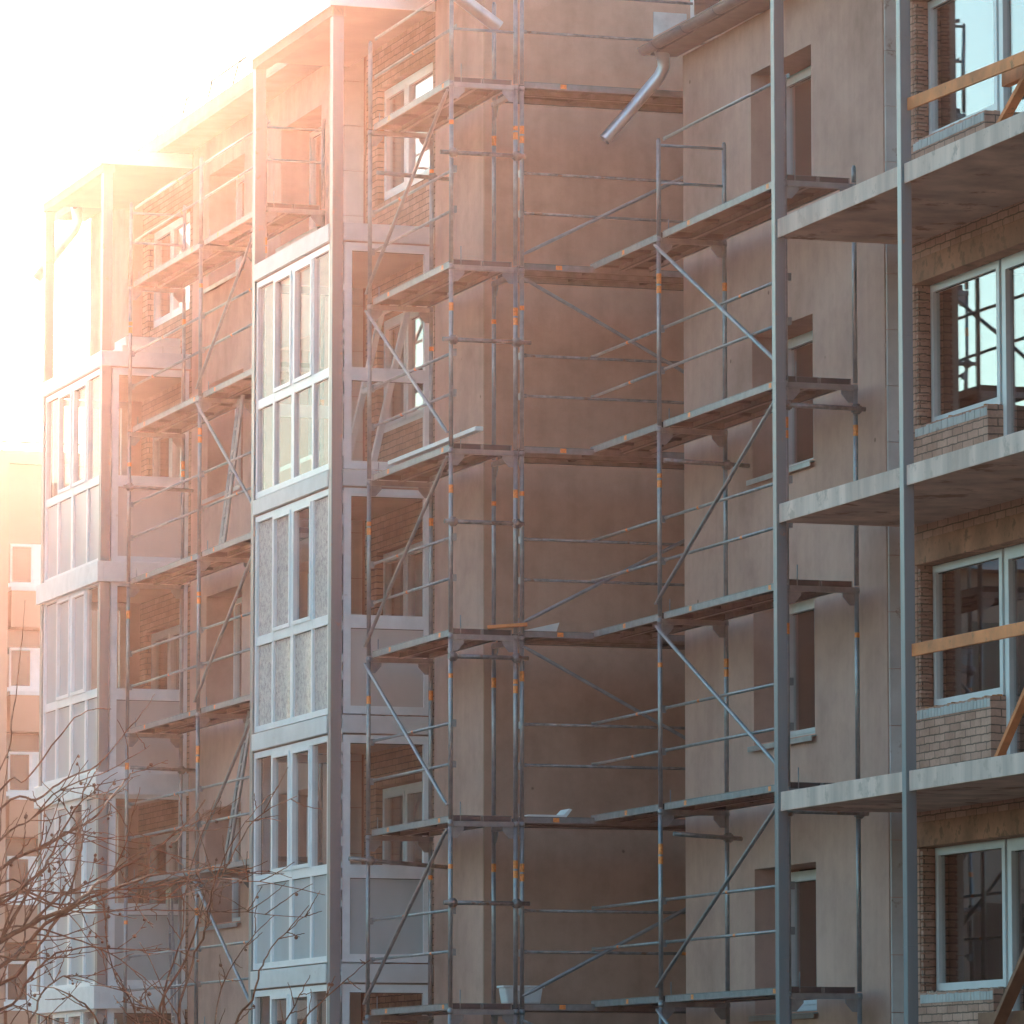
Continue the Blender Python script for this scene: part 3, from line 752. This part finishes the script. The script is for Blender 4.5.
# ================================================================== TREES (bare)
def branch_path(pts, Y, jit=.0):
    return [at(px, py, Y+dy) for (px, py), dy in zip(pts, [random.uniform(-jit, jit) for _ in pts])]
def smooth(P, n=4):
    out = []
    for i in range(len(P)-1):
        p0, p1, p2, p3 = P[max(i-1, 0)], P[i], P[i+1], P[min(i+2, len(P)-1)]
        for k in range(n):
            t = k/n
            out.append(.5*((2*p1)+(p2-p0)*t+(2*p0-5*p1+4*p2-p3)*t*t+(3*p1-p0-3*p2+p3)*t**3))
    out.append(P[-1]); return out
berry_mesh = None
def berry(p, r_, parent):
    global berry_mesh
    if berry_mesh is None:
        m = MB(); m.tube([(0, 0, -1), (0, 0, -.7), (0, 0, 0), (0, 0, .7), (0, 0, 1.0), (0, 0, 1.35)], [.25, .72, 1, .72, .28, .06], 9)
        b = m.build('berry', M['berry'], parent); berry_mesh = b
    else:
        b = berry_mesh.copy(); col.objects.link(b); b.parent = parent
    b.matrix_parent_inverse = parent.matrix_world.inverted()
    b.location = p; b.scale = (r_,)*3; b.rotation_euler = (random.uniform(0, 6), random.uniform(0, 6), 0)
def grow(mb, P, r0, r1, depth, berries, spread=1.0):
    """a tapering limb along P with side twigs in three dimensions"""
    S = smooth(P, 5); n = len(S)
    S = [p + Vector((random.gauss(0, 1), random.gauss(0, 1), random.gauss(0, 1)))*r0*.35 if 0 < i < n-1 else p for i, p in enumerate(S)]
    mb.tube(S, [r0+(r1-r0)*i/(n-1) for i in range(n)], 6 if depth else 8)
    L = sum((S[i+1]-S[i]).length for i in range(n-1))
    if depth <= 0: return
    cnt = max(2, int(L*(6.0 if depth == 2 else 5.0)))
    for k in range(cnt):
        i = random.randint(2, n-2); t = (S[i+1]-S[i-1]).normalized()
        side = Vector((random.gauss(0, 1), random.gauss(0, .9), random.gauss(.0, .9)))
        side = (side - t*side.dot(t)).normalized()
        ln = L*random.uniform(.16, .42)*spread*(1-.45*i/n)
        dr = (t*random.uniform(.5, 1.0)+side*random.uniform(.35, .8)).normalized()
        q = [S[i]]
        for s_ in range(3):
            dr = (dr + Vector((random.gauss(0, .12), random.gauss(0, .12), random.gauss(.05, .12)))).normalized(); q.append(q[-1]+dr*ln/3)
        rr = (r0+(r1-r0)*i/(n-1))*random.uniform(.38, .6)
        grow(mb, q, max(rr, .0034), .0018, depth-1, berries, spread)
        if random.random() < .55: berries.append(q[-1])
        elif random.random() < .4: berries.append(q[2])

def bare_tree(name, base, trunk_px, limbs, Y, label, nb, spread):
    root = empty(name, base); tag(root, label, 'tree', 'bare trees in front of the building')
    t = MB(); tp = [Vector(base)] + [at(px, py, Y) for px, py in trunk_px]
    t.tube(smooth(tp, 4), [.09-.045*i/(len(smooth(tp, 4))-1) for i in range(len(smooth(tp, 4)))], 10); t.build('trunk', M['bark'], root)
    bs = []
    for (pts, r0, r1, dep) in limbs:
        b = MB(); yj = Y + random.uniform(-.45, .45)
        P = [at(px, py, yj + .12*i*random.uniform(-1, 1)) for i, (px, py) in enumerate(pts)]
        P[0] = at(pts[0][0], pts[0][1], Y)
        grow(b, P, r0, r1, dep, bs, spread); b.build('branch', M['bark'], root)
    random.shuffle(bs)
    for p in bs[:nb]: berry(p - Vector((0, 0, .012)), random.uniform(.0075, .0115), root)
    return root
S1 = (-150, 1060); S2 = (-120, 1000); S3 = (-100, 960)
bare_tree('bare_tree', (5.9, 30, 0), [(-175, 1220), S1, S2, S3, (-80, 900)], [
    ([S2, (0, 941), (40, 920), (75, 903), (105, 879), (139, 858), (176, 832), (205, 800)], .016, .004, 2),
    ([S1, (0, 968), (30, 940), (60, 915), (110, 890), (160, 875), (215, 868), (230, 862)], .014, .003, 2),
    ([S3, (0, 810), (37, 799), (64, 780), (97, 765), (127, 731), (140, 715), (155, 694)], .008, .002, 0),
    ([S3, (0, 791), (26, 780), (69, 724), (92, 710), (111, 709)], .007, .002, 0),
    ([S3, (0, 870), (45, 845), (75, 828), (97, 815), (125, 780), (133, 770)], .012, .003, 2),
    ([S2, (0, 905), (40, 872), (52, 852), (80, 800), (95, 772)], .011, .003, 2),
    ([S1, (0, 985), (35, 950), (55, 920), (80, 860), (82, 820)], .012, .003, 2),
    ([S1, (0, 1010), (25, 985), (45, 960), (80, 948), (140, 950), (200, 951)], .010, .002, 2),
    ([S1, (15, 1040), (30, 1020), (45, 990), (70, 975), (105, 985)], .010, .002, 2),
    ([S3, (0, 770), (12, 720), (20, 660), (25, 600)], .005, .0018, 0),
    ([S2, (0, 895), (60, 905), (120, 897), (180, 896), (230, 880)], .009, .002, 2),
    ([S2, (0, 930), (70, 938), (120, 960), (170, 1000)], .008, .002, 1),
    ([S3, (0, 840), (30, 820), (60, 790), (110, 770), (150, 745)], .007, .002, 1),
    ([S2, (0, 885), (35, 900), (80, 912), (150, 910), (230, 912), (307, 917)], .007, .002, 1),
    ([S2, (0, 900), (70, 893), (140, 888), (200, 880), (260, 882), (325, 895)], .007, .002, 1),
], 30.0, 'dense bare tree with dry berries reaching in from the side', 80, .55)
Q = (225, 1120)
bare_tree('bare_shrub', (8.0, 28.5, 0), [(226, 1300), (226, 1180), Q], [
    ([Q, (236, 1024), (252, 1000), (262, 965), (275, 943), (295, 925), (310, 912)], .008, .002, 1),
    ([Q, (180, 1030), (190, 970), (205, 930), (215, 880), (240, 830), (265, 800)], .009, .002, 1),
    ([Q, (160, 1024), (185, 960), (200, 920), (225, 870), (255, 820), (297, 796)], .008, .002, 1),
    ([Q, (215, 1030), (225, 980), (250, 940), (275, 915)], .006, .002, 1),
    ([Q, (285, 1024), (300, 995), (310, 975)], .006, .002, 1),
    ([Q, (300, 1024), (340, 985), (370, 960)], .006, .002, 1),
    ([Q, (150, 1040), (130, 1000), (110, 960), (105, 900)], .008, .002, 2),
    ([Q, (170, 1040), (165, 990), (180, 940), (190, 870), (215, 800)], .008, .002, 1),
    ([Q, (120, 1050), (90, 1010), (60, 990), (30, 985)], .008, .002, 2),
    ([Q, (200, 1050), (150, 1010), (120, 990), (90, 985)], .008, .002, 2),
    ([Q, (200, 1060), (160, 1015), (140, 1000), (170, 970)], .008, .002, 2),
], 28.5, 'slender bare shoots rising in front of the glazed balconies', 20, .42)

# ================================================================== LIGHT, SKY, AIR
def sun_dir(px, py):
    v = _d + _r*((px-512)/F_PX) - _u*((py-512)/F_PX); return v.normalized()
SD = sun_dir(-60, -10)
EL = math.asin(SD.z); AZ = math.atan2(SD.x, SD.y)
sl = bpy.data.lights.new('sun', 'SUN'); sl.energy = 3.2; sl.angle = R(.5); sl.color = (1.0, .76, .63)
so = bpy.data.objects.new('sun', sl); col.objects.link(so); so.location = SD*300
so.rotation_euler = SD.to_track_quat('Z', 'Y').to_euler()
wd = bpy.data.worlds.new('World'); sc.world = wd; wd.use_nodes = True
nt = wd.node_tree; bg = nt.nodes['Background']
sk = nt.nodes.new('ShaderNodeTexSky'); sk.sky_type = 'NISHITA'; sk.sun_disc = False
sk.sun_elevation = EL; sk.sun_rotation = AZ; sk.altitude = 100; sk.air_density = 1.0; sk.dust_density = 1.0; sk.ozone_density = 2.0
nt.links.new(mixc(nt, sk.outputs[0], (.87, 1.04, .95), 1.0, 'MULTIPLY'), bg.inputs[0]); bg.inputs[1].default_value = .15

hz = MB(); hz.box(-130, 130, -60, 230, -1, 34)
hm = bpy.data.materials.new('pale air'); hm.use_nodes = True; nt = hm.node_tree
nt.nodes.remove(nt.nodes['Principled BSDF'])
pv = nt.nodes.new('ShaderNodeVolumePrincipled'); pv.inputs['Color'].default_value = (1.0, .615, .48, 1); pv.inputs['Density'].default_value = .00015
pv.inputs['Anisotropy'].default_value = .926
nt.links.new(pv.outputs[0], nt.nodes['Material Output'].inputs['Volume'])
ho = hz.build('haze', hm); tag(ho, kind='stuff')

sc.render.engine = 'CYCLES'
sc.cycles.use_denoising = True
sc.cycles.max_bounces = 8; sc.cycles.diffuse_bounces = 4; sc.cycles.glossy_bounces = 4; sc.cycles.transparent_max_bounces = 24; sc.cycles.volume_bounces = 0
sc.cycles.caustics_reflective = False; sc.cycles.caustics_refractive = False
vs = sc.view_settings; vs.view_transform = 'Standard'; vs.look = 'None'; vs.gamma = 1; vs.exposure = 1.8; vs.use_curve_mapping = False
